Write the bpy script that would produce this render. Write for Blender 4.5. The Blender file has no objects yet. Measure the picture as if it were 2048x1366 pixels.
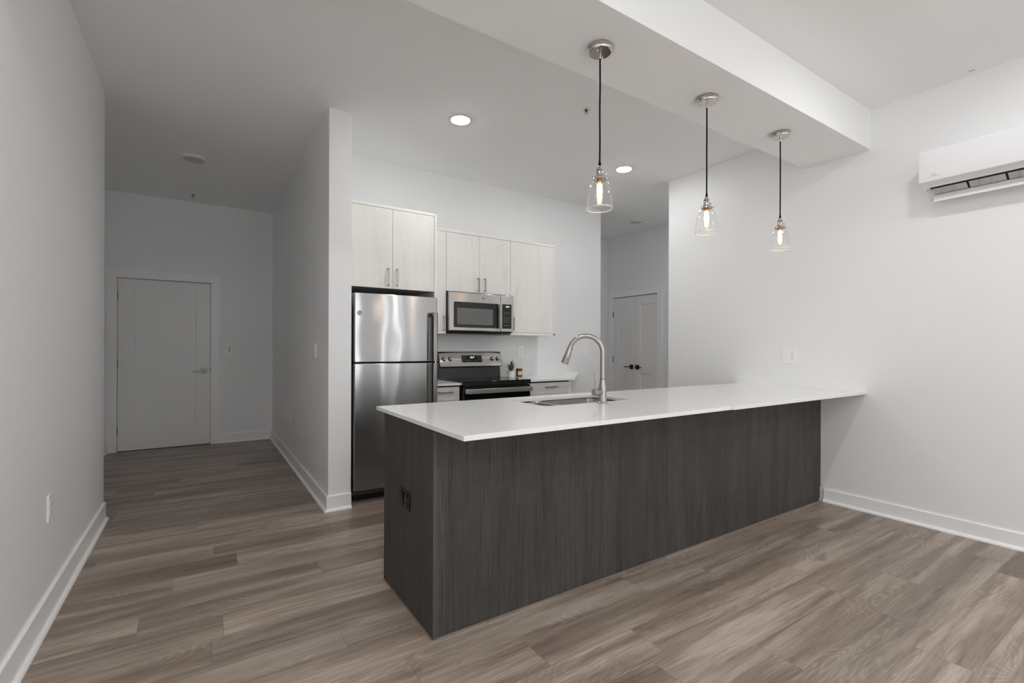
import bpy, bmesh, math, random
from math import sin, cos, pi, atan2, sqrt, radians
from mathutils import Matrix, Vector

scene = bpy.context.scene
C = scene.collection
random.seed(7)

# ------------------------------------------------------------------ camera
CAM_H = 1.24
yaw, roll = 0.9911, 0.00346
cam_data = bpy.data.cameras.new('camera')
cam = bpy.data.objects.new('camera', cam_data)
C.objects.link(cam)
F = Vector((cos(yaw), sin(yaw), 0)); R0 = Vector((sin(yaw), -cos(yaw), 0)); U0 = Vector((0, 0, 1))
Rv = R0 * cos(roll) + U0 * sin(roll); Uv = U0 * cos(roll) - R0 * sin(roll)
M = Matrix(((Rv.x, Uv.x, -F.x, 0), (Rv.y, Uv.y, -F.y, 0), (Rv.z, Uv.z, -F.z, CAM_H), (0, 0, 0, 1)))
cam.matrix_world = M
cam_data.sensor_width = 36.0
cam_data.lens = 947.3 / 2048 * 36.0
cam_data.shift_y = 12.4 / 2048
cam_data.clip_start = 0.02
scene.camera = cam

# ------------------------------------------------------------------ world, exposure
scene.view_settings.view_transform = 'Standard'
scene.view_settings.look = 'None'
scene.view_settings.gamma = 1.0
scene.view_settings.use_curve_mapping = False
scene.view_settings.exposure = -0.14
LAMP = 120.0         # emission of a ceiling downlight lens, times a tuned strength per lamp
BULB = 45.0         # emission of a pendant filament
world = bpy.data.worlds.new('sky'); scene.world = world
world.use_nodes = True
bgn = world.node_tree.nodes['Background']
bgn.inputs[0].default_value = (0.94, 0.97, 1.0, 1); bgn.inputs[1].default_value = 4.6
scene.cycles.max_bounces = 20
scene.cycles.diffuse_bounces = 16
scene.cycles.glossy_bounces = 6
scene.cycles.transparent_max_bounces = 16
scene.cycles.sample_clamp_indirect = 6.0
scene.cycles.caustics_reflective = False
scene.cycles.caustics_refractive = False
try:
    scene.cycles.use_denoising = True
except Exception:
    pass

# ------------------------------------------------------------------ room numbers
XL, XR = -0.585, 4.24          # left wall, right wall faces
YB = 4.56                      # kitchen back wall
YE = 7.16                      # entry door wall
XE = -0.945                    # entry recess left wall
YR = -3.3                      # wall behind the camera
ZC = 3.05
XH, YH = 5.72, 5.80            # small hall beyond the kitchen
YS = 3.374                     # end of the right wall
PT0, PT1, PY = 0.80, 0.968, 3.75   # partition wall

# ------------------------------------------------------------------ mesh helpers
def NB(): return bmesh.new()

def box(bm, x0, x1, y0, y1, z0, z1):
    vs = [bm.verts.new((x, y, z)) for z in (z0, z1) for y in (y0, y1) for x in (x0, x1)]
    for f in ((0, 2, 3, 1), (4, 5, 7, 6), (0, 1, 5, 4), (2, 6, 7, 3), (0, 4, 6, 2), (1, 3, 7, 5)):
        bm.faces.new([vs[i] for i in f])
    return bm

def prism(bm, poly, axis, a0, a1):
    """poly in the two other axes (in x,y,z order), extruded along axis."""
    def mk(p, a):
        if axis == 'z': return (p[0], p[1], a)
        if axis == 'y': return (p[0], a, p[1])
        return (a, p[0], p[1])
    A = [bm.verts.new(mk(p, a0)) for p in poly]; B = [bm.verts.new(mk(p, a1)) for p in poly]
    n = len(poly)
    bm.faces.new(A); bm.faces.new(B[::-1])
    for i in range(n):
        j = (i + 1) % n
        bm.faces.new((A[i], B[i], B[j], A[j]))
    bmesh.ops.recalc_face_normals(bm, faces=bm.faces[:])
    return bm

def rrect(x0, x1, y0, y1, r, n=5):
    P = []
    for cx, cy, a in ((x1 - r, y1 - r, 0), (x0 + r, y1 - r, pi / 2), (x0 + r, y0 + r, pi), (x1 - r, y0 + r, 1.5 * pi)):
        for k in range(n + 1):
            t = a + k * pi / 2 / n
            P.append((cx + r * cos(t), cy + r * sin(t)))
    return P

def frame_of(d):
    d = d.normalized()
    a = Vector((0, 0, 1)) if abs(d.z) < 0.9 else Vector((1, 0, 0))
    u = d.cross(a).normalized()
    return u, d.cross(u).normalized()

def tube(bm, pts, r, seg=16, caps=True):
    pts = [Vector(p) for p in pts]
    n = len(pts)
    rs = r if isinstance(r, (list, tuple)) else [r] * n
    rings = []; u = None
    for i, p in enumerate(pts):
        d = (pts[min(i + 1, n - 1)] - pts[max(i - 1, 0)]).normalized()
        if u is None: u, v = frame_of(d)
        else:
            u = (u - d * u.dot(d)).normalized(); v = d.cross(u)
        rings.append([bm.verts.new(p + (u * cos(2 * pi * k / seg) + v * sin(2 * pi * k / seg)) * rs[i]) for k in range(seg)])
    for a, b in zip(rings, rings[1:]):
        for k in range(seg):
            bm.faces.new((a[k], a[(k + 1) % seg], b[(k + 1) % seg], b[k]))
    if caps:
        bm.faces.new(rings[0][::-1]); bm.faces.new(rings[-1])
    bmesh.ops.recalc_face_normals(bm, faces=bm.faces[:])
    return bm

def cyl(bm, p0, p1, r0, r1=None, seg=24): return tube(bm, [p0, p1], [r0, r0 if r1 is None else r1], seg)

def lathe(bm, prof, cx=0, cy=0, seg=48, loop=False):
    rings = []
    for r, z in prof:
        if r < 1e-6: rings.append([bm.verts.new((cx, cy, z))])
        else: rings.append([bm.verts.new((cx + r * cos(2 * pi * k / seg), cy + r * sin(2 * pi * k / seg), z)) for k in range(seg)])
    pairs = list(zip(rings, rings[1:]))
    if loop: pairs.append((rings[-1], rings[0]))
    for a, b in pairs:
        if len(a) == 1 and len(b) == 1: continue
        for k in range(seg):
            j = (k + 1) % seg
            if len(a) == 1: bm.faces.new((a[0], b[j], b[k]))
            elif len(b) == 1: bm.faces.new((a[k], a[j], b[0]))
            else: bm.faces.new((a[k], a[j], b[j], b[k]))
    bmesh.ops.recalc_face_normals(bm, faces=bm.faces[:])
    return bm

def worigin(p):
    v = Vector((0, 0, 0))
    while p is not None:
        v = v + p.location; p = p.parent
    return v

def obj(name, bm, m, parent=None, local=False, bev=0, bseg=2, smooth=True, origin=None):
    """link the shape as ONE mesh object; shapes are written in world coordinates unless local."""
    if parent is None:
        if origin is None:
            xs = [v.co.x for v in bm.verts]; ys = [v.co.y for v in bm.verts]; zs = [v.co.z for v in bm.verts]
            origin = ((min(xs) + max(xs)) / 2, (min(ys) + max(ys)) / 2, min(zs))
        off = Vector(origin)
    else:
        off = Vector((0, 0, 0)) if local else worigin(parent)
    bmesh.ops.translate(bm, verts=bm.verts[:], vec=-off)
    me = bpy.data.meshes.new(name); bm.to_mesh(me); bm.free()
    if smooth:
        me.polygons.foreach_set('use_smooth', [True] * len(me.polygons))
        me.set_sharp_from_angle(angle=radians(32))
    me.materials.append(m)
    o = bpy.data.objects.new(name, me); C.objects.link(o)
    if parent is None: o.location = off
    else: o.parent = parent
    if bev:
        b = o.modifiers.new('bevel', 'BEVEL'); b.width = bev; b.segments = bseg; b.limit_method = 'ANGLE'
        b.angle_limit = radians(40)
        if hasattr(b, 'harden_normals'): b.harden_normals = False
    return o

def tag(o, label, cat, group=None, kind=None):
    o['label'] = label; o['category'] = cat
    if group: o['group'] = group
    if kind: o['kind'] = kind
    return o

def thing(name, label, cat, loc=(0, 0, 0), rotz=0, group=None):
    o = bpy.data.objects.new(name, None); C.objects.link(o)
    o.empty_display_size = 0.05
    o.location = loc; o.rotation_euler = (0, 0, rotz)
    return tag(o, label, cat, group)

def struct(name, bm, m, parent=None, label=None, **k):
    o = obj(name, bm, m, parent, **k)
    if parent is None: o['kind'] = 'structure'
    if label: o['label'] = label
    return o

def dup(root, loc, label, rotz=None):
    r = root.copy(); C.objects.link(r); r.location = loc
    if rotz is not None: r.rotation_euler = (0, 0, rotz)
    r['label'] = label
    for ch in list(root.children):
        c = ch.copy(); C.objects.link(c); c.parent = r
        for g in list(ch.children):
            d = g.copy(); C.objects.link(d); d.parent = c
    return r

def text_bm(s, size, depth=0.0004, font=None):
    """flat lettering in the xz plane facing -y, centred on the origin."""
    cu = bpy.data.curves.new('lettering', 'FONT'); cu.body = s; cu.size = size; cu.extrude = depth
    cu.align_x = 'CENTER'; cu.align_y = 'CENTER'
    t = bpy.data.objects.new('lettering', cu); C.objects.link(t)
    dg = bpy.context.evaluated_depsgraph_get()
    me = bpy.data.meshes.new_from_object(t.evaluated_get(dg))
    bm = NB(); bm.from_mesh(me)
    bmesh.ops.rotate(bm, verts=bm.verts[:], cent=(0, 0, 0), matrix=Matrix.Rotation(pi / 2, 3, 'X'))
    bpy.data.objects.remove(t); bpy.data.curves.remove(cu); bpy.data.meshes.remove(me)
    return bm

# ------------------------------------------------------------------ materials
def lin(r, g=None, b=None):
    if g is None: g = b = r
    def f(c):
        c /= 255.0
        return c / 12.92 if c <= 0.04045 else ((c + 0.055) / 1.055) ** 2.4
    return (f(r), f(g), f(b), 1)

def newmat(name):
    m = bpy.data.materials.new(name); m.use_nodes = True
    nt = m.node_tree; b = nt.nodes['Principled BSDF']
    return m, nt, b

def setin(b, **k):
    for n, v in k.items():
        n = n.replace('_', ' ')
        if n in b.inputs: b.inputs[n].default_value = v

def plain(name, col, rough=0.5, metal=0.0, spec=0.5, **k):
    m, nt, b = newmat(name)
    setin(b, Base_Color=col, Roughness=rough, Metallic=metal)
    if 'Specular IOR Level' in b.inputs: b.inputs['Specular IOR Level'].default_value = spec
    for n, v in k.items(): setin(b, **{n: v})
    return m

class G:
    """tiny node-graph helper"""
    def __init__(s, nt): s.nt = nt
    def n(s, t, **k):
        nd = s.nt.nodes.new(t)
        for a, v in k.items(): setattr(nd, a, v)
        return nd
    def l(s, a, b): s.nt.links.new(a, b)
    def val(s, x, sock):
        if isinstance(x, (int, float)): sock.default_value = x
        else: s.l(x, sock)
    def math(s, op, a, b=0.0, c=None, clamp=False):
        nd = s.n('ShaderNodeMath', operation=op); nd.use_clamp = clamp
        s.val(a, nd.inputs[0]); s.val(b, nd.inputs[1])
        if c is not None: s.val(c, nd.inputs[2])
        return nd.outputs[0]
    def comb(s, x, y, z):
        nd = s.n('ShaderNodeCombineXYZ')
        s.val(x, nd.inputs[0]); s.val(y, nd.inputs[1]); s.val(z, nd.inputs[2])
        return nd.outputs[0]
    def sep(s, v):
        nd = s.n('ShaderNodeSeparateXYZ'); s.l(v, nd.inputs[0]); return nd.outputs
    def noise(s, v, scale, detail=4, rough=0.5, dist=0.0):
        nd = s.n('ShaderNodeTexNoise'); s.l(v, nd.inputs['Vector'])
        nd.inputs['Scale'].default_value = scale; nd.inputs['Detail'].default_value = detail
        nd.inputs['Roughness'].default_value = rough; nd.inputs['Distortion'].default_value = dist
        return nd.outputs[0]
    def ramp(s, f, stops):
        nd = s.n('ShaderNodeValToRGB'); s.l(f, nd.inputs[0])
        e = nd.color_ramp.elements
        while len(e) > 1: e.remove(e[-1])
        e[0].position, e[0].color = stops[0][0], stops[0][1]
        for p, c in stops[1:]:
            q = e.new(p); q.color = c
        return nd.outputs[0]
    def mix(s, f, a, b, mode='MIX'):
        nd = s.n('ShaderNodeMix', data_type='RGBA', blend_type=mode)
        s.val(f, nd.inputs[0])
        for x, k in ((a, 6), (b, 7)):
            if isinstance(x, tuple): nd.inputs[k].default_value = x
            else: s.l(x, nd.inputs[k])
        return nd.outputs[2]
    def bump(s, h, strength, dist=0.001):
        nd = s.n('ShaderNodeBump'); s.l(h, nd.inputs['Height'])
        nd.inputs['Strength'].default_value = strength; nd.inputs['Distance'].default_value = dist
        return nd.outputs[0]
    def obj(s): return s.n('ShaderNodeTexCoord').outputs['Object']
    def pos(s): return s.n('ShaderNodeNewGeometry').outputs['Position']

def paint(name, col, rough=0.55, spec=0.35, bump=0.12, scale=240):
    m, nt, b = newmat(name); g = G(nt)
    p = g.pos()
    big = g.noise(p, 0.9, 2, 0.5)
    c = g.mix(g.math('MULTIPLY', big, 0.05), col, (col[0] * .8, col[1] * .8, col[2] * .8, 1))
    g.l(c, b.inputs['Base Color'])
    b.inputs['Roughness'].default_value = rough; b.inputs['Specular IOR Level'].default_value = spec
    g.l(g.bump(g.noise(p, scale, 3, 0.6), bump, 0.0006), b.inputs['Normal'])
    return m

M_WALL = paint('wall_paint', lin(240, 241, 242), 0.42, 0.4)
M_CEIL = paint('ceiling_paint', lin(242, 243, 243), 0.8, 0.2)
M_TRIM = paint('trim_paint', lin(246, 246, 246), 0.32, 0.45, 0.03)
M_DOOR = paint('door_paint', lin(239, 239, 238), 0.36, 0.45, 0.05, 120)

def floor_mat():
    m, nt, b = newmat('vinyl_plank_floor'); g = G(nt)
    x, y, z = g.sep(g.pos())
    PW, PL = 0.183, 1.22
    yy = g.math('DIVIDE', g.math('SUBTRACT', y, 1.46 - 40 * PW), PW)
    row = g.math('FLOOR', yy); fy = g.math('FRACT', yy)
    wn = g.n('ShaderNodeTexWhiteNoise', noise_dimensions='1D'); g.l(row, wn.inputs['W'])
    xx = g.math('ADD', g.math('DIVIDE', x, PL), g.math('MULTIPLY', wn.outputs['Value'], 7.3))
    col = g.math('FLOOR', xx); fx = g.math('FRACT', xx)
    wn2 = g.n('ShaderNodeTexWhiteNoise', noise_dimensions='2D'); g.l(g.comb(row, col, 0), wn2.inputs['Vector'])
    rnd = wn2.outputs['Value']; r3 = g.sep(wn2.outputs['Color'])
    # grain coordinates, shifted plank by plank
    ox = g.math('MULTIPLY', rnd, 37.0); oy = g.math('MULTIPLY', r3[1], 53.0)
    gv = g.comb(g.math('ADD', g.math('MULTIPLY', x, 1.0), ox), g.math('ADD', g.math('MULTIPLY', y, 1.0), oy), 0)
    def sc(sx, sy):
        mp = g.n('ShaderNodeMapping'); g.l(gv, mp.inputs[0]); mp.inputs['Scale'].default_value = (sx, sy, 1); return mp.outputs[0]
    band = g.noise(sc(0.80, 10.0), 1.0, 3, 0.55, 0.6)           # broad streaks along the plank
    fine = g.noise(sc(5.0, 130.0), 1.0, 4, 0.65, 0.3)          # fine pores
    mid = g.noise(sc(2.6, 34.0), 1.0, 4, 0.6, 1.2)
    # cathedral figure: contour lines of a smooth field, only where a mask lets them
    fld = g.noise(sc(1.7, 6.5), 1.0, 1, 0.4, 0.5)
    rings = g.math('SINE', g.math('MULTIPLY', fld, 150.0))
    mask = g.ramp(g.noise(sc(1.1, 3.0), 1.0, 1, 0.5), [(0.47, (0, 0, 0, 1)), (0.58, (1, 1, 1, 1))])
    knot = g.ramp(g.noise(sc(3.2, 14.0), 1.0, 2, 0.5, 0.8), [(0.68, (0, 0, 0, 1)), (0.80, (1, 1, 1, 1))])
    base = g.ramp(band, [(0.28, lin(112, 97, 86)), (0.45, lin(138, 122, 109)), (0.58, lin(163, 148, 135)), (0.75, lin(180, 167, 155))])
    tint = g.ramp(rnd, [(0.0, (0.74, 0.73, 0.72, 1)), (0.35, (0.92, 0.91, 0.90, 1)), (0.7, (1.0, 0.98, 0.96, 1)), (1.0, (1.13, 1.12, 1.10, 1))])
    c = g.mix(1.0, base, tint, 'MULTIPLY')
    c = g.mix(g.math('MULTIPLY', g.math('SUBTRACT', 1.0, mid), 0.40), c, lin(92, 76, 64))
    f2 = g.ramp(fine, [(0.36, (0.70, 0.69, 0.68, 1)), (0.52, (1.03, 1.03, 1.03, 1))])
    c = g.mix(0.9, c, f2, 'MULTIPLY')
    rg = g.ramp(rings, [(0.0, (0.82, 0.81, 0.80, 1)), (0.8, (1.03, 1.03, 1.03, 1))])
    msk = g.n('ShaderNodeRGBToBW'); g.l(mask, msk.inputs[0])
    c = g.mix(g.math('MULTIPLY', msk.outputs[0], 0.8), c, g.mix(1.0, c, rg, 'MULTIPLY'))
    kb = g.n('ShaderNodeRGBToBW'); g.l(knot, kb.inputs[0])
    c = g.mix(g.math('MULTIPLY', kb.outputs[0], 0.55), c, lin(78, 64, 54))
    # joints
    ey = g.math('MINIMUM', fy, g.math('SUBTRACT', 1.0, fy)); ex = g.math('MINIMUM', fx, g.math('SUBTRACT', 1.0, fx))
    jy = g.math('LESS_THAN', ey, 0.006); jx = g.math('LESS_THAN', ex, 0.0009)
    j = g.math('MAXIMUM', jy, jx)
    c = g.mix(g.math('MULTIPLY', j, 0.45), c, lin(70, 58, 50))
    hs = g.n('ShaderNodeHueSaturation'); hs.inputs['Saturation'].default_value = FLOOR_SAT; hs.inputs['Value'].default_value = FLOOR_V
    g.l(c, hs.inputs['Color'])
    g.l(hs.outputs[0], b.inputs['Base Color'])
    rr = g.math('ADD', g.math('MULTIPLY', fine, 0.12), 0.30)
    g.l(rr, b.inputs['Roughness']); b.inputs['Specular IOR Level'].default_value = 0.5
    h = g.math('SUBTRACT', g.math('MULTIPLY', fine, 0.4), g.math('MULTIPLY', j, 1.5))
    g.l(g.bump(h, 0.35, 0.0008), b.inputs['Normal'])
    return m
FLOOR_SAT, FLOOR_V = 0.86, 1.30
M_FLOOR = floor_mat()

def wood(name, stops, axis='z', fine=170.0, rough=0.5, broad=9.0, bump=0.25, contrast=0.5, spec=0.4, pores=(0.45, 1.1), mottle=0.0):
    """straight-grain laminate, grain along axis"""
    m, nt, b = newmat(name); g = G(nt)
    p = g.pos()
    def sc(a, k, w=1.0):
        mp = g.n('ShaderNodeMapping'); g.l(p, mp.inputs[0])
        s = [k, k, k]; s['xyz'.index(axis)] = a
        mp.inputs['Scale'].default_value = s; mp.inputs['Location'].default_value = (3.1 * w, 1.7 * w, 0.4 * w); return mp.outputs[0]
    a = g.noise(sc(0.9, broad), 1.0, 4, 0.6, 0.9)
    f = g.noise(sc(3.5, fine, 2), 1.0, 4, 0.7, 0.25)
    f3 = g.noise(sc(1.3, fine * 0.33, 3), 1.0, 3, 0.6, 0.5)
    mixv = g.math('ADD', g.math('MULTIPLY', a, 1 - contrast), g.math('ADD', g.math('MULTIPLY', f, contrast * 0.55), g.math('MULTIPLY', f3, contrast * 0.45)))
    if mottle:
        mt = g.noise(p, 14.0, 4, 0.6, 0.8)
        mixv = g.math('ADD', g.math('MULTIPLY', mixv, 1 - mottle), g.math('MULTIPLY', mt, mottle))
    c = g.ramp(mixv, stops)
    pr = g.ramp(f, [(0.36, (pores[0],) * 3 + (1,)), (0.47, (1, 1, 1, 1)), (0.62, (1, 1, 1, 1)), (0.72, (pores[1],) * 3 + (1,))])
    c = g.mix(1.0, c, pr, 'MULTIPLY')
    g.l(c, b.inputs['Base Color'])
    b.inputs['Roughness'].default_value = rough; b.inputs['Specular IOR Level'].default_value = spec
    g.l(g.bump(f, bump, 0.0006), b.inputs['Normal'])
    return m

M_DARK = wood('charcoal_oak_laminate', [(0.30, lin(44, 42, 40)), (0.48, lin(66, 64, 62)), (0.58, lin(76, 74, 71)), (0.75, lin(92, 89, 86))],
              'z', 300.0, 0.55, 7.0, 0.3, 0.5, 0.35, (0.50, 1.38), 0.12)
M_LIGHT = wood('whitewashed_wood_laminate', [(0.25, lin(218, 218, 214)), (0.42, lin(233, 232, 228)), (0.5, lin(238, 237, 233)), (0.75, lin(243, 242, 239))],
               'z', 300.0, 0.45, 9.0, 0.05, 0.32, 0.4, (0.955, 1.01), 0.22)
M_DRAWER = wood('whitewashed_wood_horizontal', [(0.3, lin(204, 198, 194)), (0.5, lin(219, 213, 209)), (0.7, lin(228, 223, 219))],
                'x', 240.0, 0.5, 22.0, 0.05, 0.5, 0.4, (0.95, 1.015))
M_EDGE = plain('pale_cabinet_edge', lin(241, 240, 236), 0.45)

def quartz():
    m, nt, b = newmat('white_quartz'); g = G(nt); p = g.pos()
    n1 = g.noise(p, 1.3, 5, 0.6, 1.6)
    v = g.math('ABSOLUTE', g.math('SUBTRACT', n1, 0.5))
    vein = g.ramp(v, [(0.0, lin(230, 231, 232)), (0.012, lin(234, 234, 234)), (0.2, lin(236, 236, 236))])
    sp = g.noise(p, 420, 2, 0.5)
    c = g.mix(g.math('MULTIPLY', sp, 0.05), vein, lin(190, 190, 190))
    g.l(c, b.inputs['Base Color'])
    b.inputs['Roughness'].default_value = 0.16; b.inputs['Specular IOR Level'].default_value = 0.5
    return m
M_QUARTZ = quartz()

def steel(name, col=lin(196, 194, 192), rough=0.26, aniso=0.85, wave=0.0, rot=0.0, axis='Z'):
    m, nt, b = newmat(name); g = G(nt)
    setin(b, Base_Color=col, Metallic=1.0, Roughness=rough)
    if aniso:
        b.inputs['Anisotropic'].default_value = aniso
        b.inputs['Anisotropic Rotation'].default_value = rot
        t = g.n('ShaderNodeTangent', direction_type='RADIAL', axis=axis); g.l(t.outputs[0], b.inputs['Tangent'])
    p = g.pos()
    mp = g.n('ShaderNodeMapping'); g.l(p, mp.inputs[0]); mp.inputs['Scale'].default_value = (6, 6, 900)
    gr = g.noise(mp.outputs[0], 1.0, 3, 0.6)
    g.l(g.math('ADD', g.math('MULTIPLY', gr, 0.12), rough - 0.06), b.inputs['Roughness'])
    h = gr; st = 0.02
    if wave:
        mp2 = g.n('ShaderNodeMapping'); g.l(p, mp2.inputs[0]); mp2.inputs['Scale'].default_value = (3.2, 3.2, 2.0)
        w = g.noise(mp2.outputs[0], 1.0, 1, 0.3, 0.0)
        nd = g.n('ShaderNodeBump'); g.l(w, nd.inputs['Height']); nd.inputs['Strength'].default_value = 1.0; nd.inputs['Distance'].default_value = wave
        g.l(nd.outputs[0], b.inputs['Normal'])
    return m
M_FRIDGE = steel('brushed_stainless_door', lin(186, 186, 186), 0.19, 1.0, 0.010, 0.25)
M_STEEL = steel('brushed_stainless', lin(194, 192, 190), 0.20, 1.0, 0.003, 0.25)
M_NICKEL = plain('brushed_nickel', lin(172, 168, 164), 0.24, 1.0)
M_PULL = plain('satin_nickel_pull', lin(168, 158, 152), 0.30, 1.0)
M_CHROME = plain('polished_nickel', lin(205, 200, 196), 0.06, 1.0)
M_SINK = steel('sink_stainless', lin(206, 201, 197), 0.30, 0.0)
M_BLACKGL = plain('black_glass', (0.004, 0.004, 0.004, 1), 0.05)
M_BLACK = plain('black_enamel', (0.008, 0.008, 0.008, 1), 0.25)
M_BLKMAT = plain('matt_black_plastic', (0.006, 0.006, 0.006, 1), 0.55)
M_CORD = plain('black_fabric_cord', (0.006, 0.006, 0.006, 1), 0.9, 0.0, 0.1)
M_GREYSIDE = plain('dark_grey_appliance_side', lin(92, 90, 86), 0.4, 0.3)
M_MWGLASS = plain('microwave_window_mesh', lin(104, 103, 101), 0.12)
M_PLASTIC = plain('white_plastic', lin(226, 226, 226), 0.3)
M_PLATE = plain('white_wall_plate', lin(244, 244, 243), 0.28)
M_SLOT = plain('dark_slot', (0.02, 0.02, 0.02, 1), 0.6)
M_ACW = plain('white_air_conditioner_plastic', lin(236, 237, 240), 0.22)
M_ACG = plain('vent_interior_grey', lin(196, 194, 190), 0.4)
M_LETTER = plain('grey_lettering', lin(120, 120, 120), 0.4)
M_BADGE = plain('badge_metal', lin(150, 140, 135), 0.25, 0.9)
M_LEGEND = plain('printed_legend', lin(150, 150, 150), 0.5)
M_POT = plain('white_ceramic_pot', lin(226, 224, 226), 0.25)
M_SOIL = plain('potting_soil', lin(46, 36, 28), 0.95)
M_CANDLE = plain('amber_glass_jar', lin(70, 50, 34), 0.08, 0.0, 0.6)
M_WAX = plain('cream_label_paper', lin(212, 196, 170), 0.7)
M_LID = plain('dark_wood_lid', lin(66, 42, 28), 0.5)
M_BRASS = plain('brass', lin(150, 110, 62), 0.3, 1.0)
M_LENSOFF = plain('unlit_frosted_lens', lin(198, 197, 193), 0.5)
M_RING = plain('white_light_trim', lin(228, 228, 227), 0.4)
M_BURNER = plain('printed_burner_ring', lin(58, 58, 58), 0.25)
M_GASKET = plain('shadow_gap_black', (0.003, 0.003, 0.003, 1), 0.7)
M_HINGE = plain('hinge_metal', lin(120, 116, 108), 0.35, 1.0)
M_BRONZE = plain('dark_bronze', lin(62, 56, 50), 0.35, 0.9)

def emit(name, col, s):
    m, nt, b = newmat(name)
    setin(b, Base_Color=(0, 0, 0, 1)); b.inputs['Emission Color'].default_value = col; b.inputs['Emission Strength'].default_value = s
    return m
LAMPCOL = (0.995, 0.995, 0.992, 1)
M_LENS = emit('lit_downlight_lens', LAMPCOL, LAMP * 1.15)
M_FIL = emit('glowing_filament', (1.0, 0.62, 0.28, 1), BULB)
M_DIG = emit('lit_clock_digits_blue', (0.55, 0.82, 1.0, 1), 3.0)
M_DIGW = emit('lit_clock_digits_white', (0.95, 0.97, 1.0, 1), 3.0)

def clear_glass(name, tint, gloss, rough=0.02):
    m = bpy.data.materials.new(name); m.use_nodes = True
    nt = m.node_tree; nt.nodes.clear(); g = G(nt)
    out = g.n('ShaderNodeOutputMaterial'); mx = g.n('ShaderNodeMixShader')
    tr = g.n('ShaderNodeBsdfTransparent'); tr.inputs[0].default_value = tint
    gl = g.n('ShaderNodeBsdfGlossy'); gl.inputs['Roughness'].default_value = rough; gl.inputs[0].default_value = (1, 1, 1, 1)
    lw = g.n('ShaderNodeLayerWeight'); lw.inputs[0].default_value = gloss
    f = g.math('ADD', g.math('MULTIPLY', g.math('POWER', lw.outputs['Facing'], 1.7), 0.9), 0.045, clamp=True)
    g.l(f, mx.inputs[0]); g.l(tr.outputs[0], mx.inputs[1]); g.l(gl.outputs[0], mx.inputs[2]); g.l(mx.outputs[0], out.inputs[0])
    return m
M_GLASS = clear_glass('clear_shade_glass', (0.975, 0.975, 0.98, 1), 0.35)
M_BULBGL = clear_glass('amber_bulb_glass', (1.0, 0.93, 0.80, 1), 0.3)
M_WINGL = clear_glass('window_glass', (0.97, 0.98, 0.98, 1), 0.3)

def leaf_mat():
    m, nt, b = newmat('striped_succulent_leaf'); g = G(nt)
    x, y, z = g.sep(g.obj())
    s = g.math('SINE', g.math('MULTIPLY', z, 900.0))
    c = g.ramp(g.math('ADD', g.math('MULTIPLY', s, 0.5), 0.5), [(0.3, lin(36, 46, 30)), (0.75, lin(78, 92, 60)), (0.95, lin(150, 160, 120))])
    g.l(c, b.inputs['Base Color']); b.inputs['Roughness'].default_value = 0.45
    return m
M_LEAF = leaf_mat()

# ------------------------------------------------------------------ room shell
T = 0.12
struct('floor', box(NB(), XE - T, XH + T, YR - T, YE + T, -0.06, 0.0), M_FLOOR, smooth=False)
struct('ceiling', box(NB(), XE - T, XH + T, YR - T, YE + T, ZC, ZC + 0.1), M_CEIL, smooth=False)
bm = box(NB(), XE - T, XL, YR, 4.43, 0, ZC)
struct('wall_left', bm, M_WALL, smooth=False)
struct('wall_entry_left', box(NB(), XE - T, XE, 4.43, YE, 0, ZC), M_WALL, smooth=False)
struct('wall_right', box(NB(), XR, XR + T, YR, YS, 0, ZC), M_WALL, smooth=False)
struct('wall_back', box(NB(), PT1, 4.37, YB, YB + T, 0, ZC), M_WALL, smooth=False)
struct('wall_partition', box(NB(), PT0, PT1, PY, YE, 0, ZC), M_WALL, smooth=False)
struct('wall_hall_left', box(NB(), 4.25, 4.37, YB + T, YH, 0, ZC), M_WALL, smooth=False)
struct('wall_hall_end', box(NB(), 4.25, XH, YH, YH + T, 0, ZC), M_WALL, smooth=False)
struct('wall_hall_near', box(NB(), XR + T, XH, YS - T, YS, 0, ZC), M_WALL, smooth=False)
# far hall wall with the closet opening
CY0, CY1, CZ = 4.745, 5.665, 2.07
bm = NB()
box(bm, XH, XH + T, YS - T, CY0, 0, ZC); box(bm, XH, XH + T, CY1, YH + T, 0, ZC); box(bm, XH, XH + T, CY0, CY1, CZ, ZC)
box(bm, XH + 0.055, XH + T, CY0, CY1, 0, CZ)
struct('wall_hall_far', bm, M_WALL, smooth=False)
# entry wall with the door opening
DX0, DX1, DZ = -0.832, 0.098, 2.05
bm = NB()
box(bm, XE - T, DX0, YE, YE + T, 0, ZC); box(bm, DX1, PT1, YE, YE + T, 0, ZC); box(bm, DX0, DX1, YE, YE + T, DZ, ZC)
box(bm, DX0, DX1, YE + 0.06, YE + T, 0, DZ)
struct('wall_entry', bm, M_WALL, smooth=False)
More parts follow.
